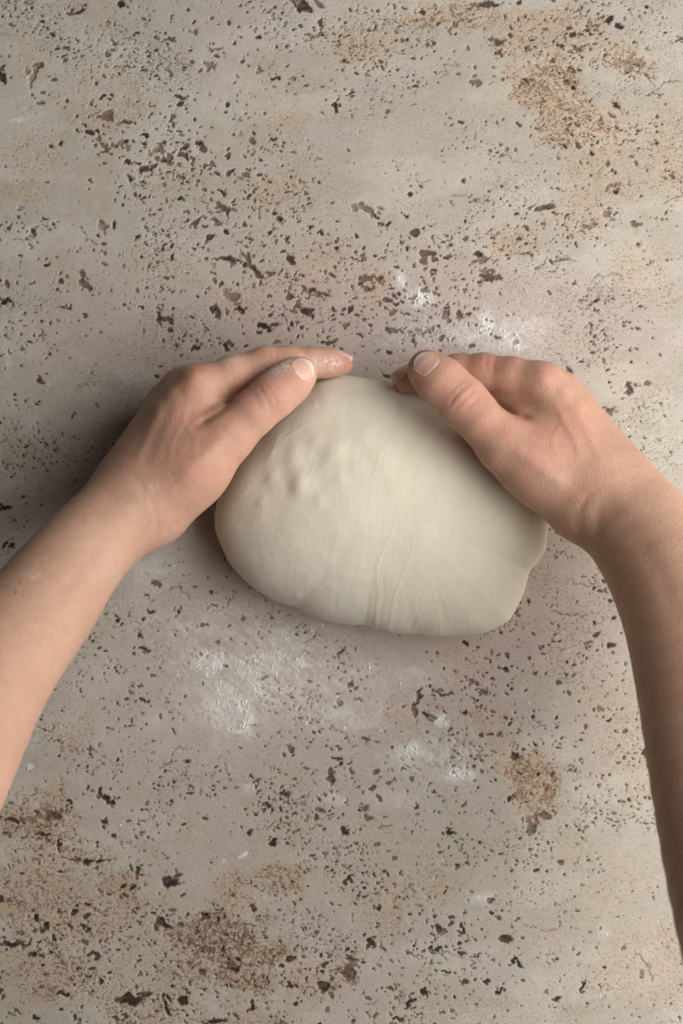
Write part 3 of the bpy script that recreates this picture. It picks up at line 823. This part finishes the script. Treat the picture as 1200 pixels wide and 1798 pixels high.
def finish(arm, label, red, flour, moles, nails):
    V, Q = arm.mesh()
    u, v = to_px(V)
    def blobs(lst, pw=1):
        o = np.zeros(len(u))
        for (a, b, ra, rb, rot, st) in lst:
            c, s_ = math.cos(math.radians(rot)), math.sin(math.radians(rot))
            x = ((u - a) * c + (v - b) * s_) / ra; y = (-(u - a) * s_ + (v - b) * c) / rb
            o = np.maximum(o, st * np.exp(-np.clip((x * x + y * y), 0, 40) ** pw))
        return np.clip(o, 0, 1)
    o = mesh_np('arm', V, Q, 4, SKIN, person, attrs={'red': blobs(red), 'flour': blobs(flour), 'mole': blobs(moles, 2)})
    o['label'] = label
    for n in nails: n.build(arm, NAIL, o)
    return o

# ---- left arm
def left_arm():
    A = Arm()
    fore = [(224,893,68,72),(146,969,90,79),(72,1066,115,93),(-12,1176,142,105),(-85,1305,175,120),(-150,1440,212,130)]
    fore = spline(fore, 3)
    A.base += chain(fore, .004, unit((0, 0, 1)), 1.18)
    low = [(u - 4, v + 2, z - 13, r * .82) for u, v, z, r in fore]
    A.base += chain(low, .008, unit((0, 0, 1)), 1.18)
    mc = [((266,832,70,44),(352,679,65,33)), ((250,838,60,46),(324,684,52,35)), ((236,846,49,44),(299,708,38,33)), ((224,852,42,42),(281,740,25,31))]
    for a, b in mc: A.base += chain([a, b], .016)
    A.base += chain([(235,880,66,66),(262,835,62,50)], .012)
    # palm side filling and thenar
    A.base += chain([(262,880,52,60),(330,760,42,40)], .010)
    A.base += chain([(278,888,69,55),(340,828,72,49),(402,764,72,44)], .016)
    A.base += chain([(335,785,66,40),(372,738,57,30),(412,706,48,24)], .008)
    fin = [[(352,679,65,33),(408,656,61,30),(466,640,56,29.5),(505,637,51,27),(548,637,46,25.5),(576,637,42.5,24),(599,638,40,20.5)],
           [(324,684,52,34),(440,654,34,29),(520,652,28,26),(566,658,24,21)],
           [(299,708,38,32),(410,676,20,28),(490,670,13,25),(538,676,10,21)],
           [(281,740,25,29),(375,700,11,24),(430,690,9,22),(468,690,8,19)]]
    for f in fin: A.fingers.append(chain(f, .004))
    tn = unit((.0, .04, 1))
    th = [(402,764,72,43),(444,726,73.5,37.5),(480,695,72,38),(508,671,69,36.5),(526,657,66.5,31)]
    A.fingers.append(chain(th, .005, tn, 1.12))
    tip, prev = PA(*th[-1][:3]), PA(*th[-2][:3])
    nail = Nail(tip, prev, tn, .0112, .0108, -.0052)
    itip, iprev = PA(599,638,40), PA(548,637,46)
    nail2 = Nail(itip, iprev, unit((0, .95, .2)), .0092, .0100, -.0042)
    A.details += [nail.detail(), nail2.detail()]
    G = A.details
    # thumb joint creases
    G += [groove([(452,676),(462,688),(472,705),(474,722)], 2.4, .40, .05), groove([(461,668),(473,682),(483,700),(486,714)], 2.4, .36, .05), groove([(470,664),(482,678),(491,694)], 2.0, .22, .05),
          groove([(443,690),(452,704),(458,722)], 2.2, .2, .05), dent(468,692,16,18,40,-.35,.05)]
    # fold between thumb and forefinger
    G += [groove([(342,748),(362,738),(388,722),(420,694)], 5.5, .9, .035)]
    # knuckles, cords and wrist folds
    G += [dent(338,662,20,16,-30,-1.1,.03), dent(300,684,18,14,-40,-.9,.02), dent(272,712,16,14,-45,-.7,.01), groove([(330,680),(300,745),(268,815)], 12, -.35, .03), groove([(312,678),(322,700),(318,720)], 9, .25, .03),
          groove([(290,700),(262,760),(236,820)], 9, -.45, .02),
          groove([(222,824),(244,846),(262,874),(275,905),(277,952)], 4.0, .22, .03), groove([(232,838),(250,866),(258,890)], 3.5, .15, .03), groove([(285,935),(305,922),(330,912)], 5, .25, .02),
          groove([(400,640),(408,652),(410,672)], 3, .2, .03), groove([(470,612),(475,625),(473,640)], 2.6, .25, .03), groove([(481,610),(486,622),(484,636)], 2.6, .25, .03), groove([(556,616),(560,630),(558,650)], 2.4, .25, .02), groove([(548,615),(551,628),(549,648)], 2.2, .2, .02)]
    G += [groove([(400,760),(360,800),(310,850)], 16, -.9, .05), groove([(195,935),(150,985),(95,1060)], 16, .5, .08), dent(215,905,30,24,-45,-.8,.05)]
    G += [groove([(330,700),(322,740),(300,780),(296,820)], 5, -.22, .03), groove([(322,740),(345,770),(340,800)], 5, -.18, .03)]
    red = [(340,760,130,130,0,.50),(460,690,110,60,-40,.55),(338,655,34,26,-30,.85),(300,682,26,20,-40,.5),(400,740,50,40,-40,.35),(470,690,30,30,0,.55),(530,650,26,22,0,.6),(590,636,40,26,0,.75),(480,630,40,22,0,.5),(395,754,5,5,0,1.),(520,655,40,30,0,.75),(615,632,24,24,0,.9),(360,790,60,36,-45,.35),(300,800,60,40,-50,.3),(520,680,26,20,-40,.5)]
    fl = [(495,646,28,9,-18,1.1),(520,632,14,6,-20,.9),(545,648,7,18,0,.8),(583,638,16,12,0,.8),(270,855,10,7,-40,.5),(395,630,30,8,0,.4),(466,838,6,5,0,.0),(200,1000,30,30,0,.12),(60,1010,12,8,0,.5),(330,640,16,6,-20,.35),(555,640,20,14,0,.45)]
    moles = [(28,1040,2.5,2.5,0,.7),(36,1022,2,2,0,.6)]
    return finish(A, 'arm at the left, its floured thumb pointing right along the dough', red, fl, moles, [nail, nail2])
left_arm()

# ---- right arm
def right_arm():
    A = Arm()
    fore = [(1084,884,76,86),(1150,966,98,97),(1206,1078,128,109),(1243,1214,160,119),(1276,1374,198,128),(1316,1548,238,138),(1362,1722,280,146)]
    fore = spline(fore, 3)
    A.base += chain(fore, .004, unit((0, 0, 1)), 1.18)
    A.base += chain([(u + 3, v + 2, z - 14, r * .82) for u, v, z, r in fore], .008, unit((0, 0, 1)), 1.18)
    mc = [((1040,828,80,50),(948,673,67,34)), ((1056,834,66,50),(978,690,54,35)), ((1074,838,54,48),(1004,712,40,34)), ((1088,846,45,46),(1028,746,27,31))]
    for a, b in mc: A.base += chain([a, b], .016)
    A.base += chain([(1070,876,72,74),(1044,836,66,54)], .012)
    A.base += chain([(1040,880,58,64),(965,770,46,42)], .010)
    A.base += chain([(1012,872,74,60),(945,820,75,53),(886,779,77,47)], .016)
    A.base += chain([(955,785,70,42),(925,740,61,33),(885,706,53,27)], .008)
    fin = [[(948,673,67,33),(900,660,62,31),(850,652,56,30),(805,652,51,28.5),(765,656,46,27),(735,662,43,25.5),(712,667,41,23)],
           [(978,690,54,34),(870,668,38,29),(785,668,30,27),(730,676,26,22)],
           [(1004,712,40,32),(890,688,20,28),(805,684,13,25),(755,688,11,21)],
           [(1028,746,27,29),(930,712,12,24),(870,702,9,22),(830,702,8,19)]]
    for f in fin: A.fingers.append(chain(f, .004))
    tn = unit((-.04, .16, .98))
    th = [(886,779,78,47),(846,738,79,40),(812,704,77,41.5),(776,671,75,41),(752,650,72.5,36.5)]
    A.fingers.append(chain(th, .005, tn, 1.12))
    tip, prev = PA(*th[-1][:3]), PA(*th[-2][:3])
    nail = Nail(tip, prev, tn, .0120, .0112, -.0046)
    itip, iprev = PA(712,667,42), PA(735,662,45)
    nail2 = Nail(itip, iprev, unit((-.35, .8, .35)), .0100, .0105, -.0040)
    A.details += [nail.detail(), nail2.detail()]
    G = A.details
    G += [groove([(826,672),(812,682),(798,698),(787,716)], 2.4, .42, .05), groove([(834,682),(822,694),(808,708),(796,722)], 2.4, .40, .05), groove([(842,694),(830,708),(814,722)], 2.2, .25, .05), groove([(814,668),(800,680),(788,694)], 2.2, .2, .05),
          dent(810,698,18,16,-40,-.4,.05)]
    G += [groove([(862,696),(880,713),(905,728),(938,738)], 5.5, 1.0, .035)]
    G += [dent(958,662,20,16,30,-1.1,.03), dent(994,684,18,14,40,-.9,.02), dent(1020,710,16,14,45,-.7,.01), groove([(968,690),(1000,745),(1036,812)], 12, -.35, .03), groove([(972,682),(984,706),(992,724)], 9, .25, .03),
          groove([(1004,712),(1034,765),(1062,815)], 9, -.45, .02),
          groove([(1052,850),(1028,876),(1012,905),(1018,942),(1040,974)], 9, .45, .03), groove([(1062,880),(1050,905),(1050,945),(1058,985)], 10, .35, .03), groove([(1036,866),(1020,892),(1026,930)], 3, .14, .03),
          groove([(870,622),(866,640),(868,656)], 3, .25, .03), groove([(858,620),(853,636),(855,652)], 3, .25, .03)]
    G += [groove([(890,775),(940,812),(1000,860)], 16, -.8, .05), dent(1092,872,30,24,45,-.7,.05), groove([(1110,930),(1160,1010),(1195,1100)], 18, .5, .08)]
    G += [groove([(975,700),(990,740),(1012,775),(1020,820)], 5, -.22, .03), groove([(990,740),(970,770),(976,800)], 5, -.18, .03)]
    red = [(950,760,130,130,0,.50),(820,700,110,60,40,.55),(958,655,34,26,30,.6),(994,680,26,20,40,.4),(890,740,50,40,40,.4),(812,700,36,32,0,.5),(740,630,30,26,0,.7),(715,662,26,24,0,.85),(850,640,60,26,0,.6),(890,690,30,24,0,.5),(920,790,70,36,45,.4),(900,760,20,20,0,.3)]
    fl = [(697,655,7,16,20,1.0),(725,655,10,12,0,.5),(872,775,10,8,0,.25)]
    moles = [(1019,799,2.4,2.4,0,.5),(1131,971,2.6,2.6,0,.6),(1030,730,2,2,0,.4)]
    return finish(A, 'arm at the right, its bare thumb laid over the far side of the dough', red, fl, moles, [nail, nail2])
right_arm()
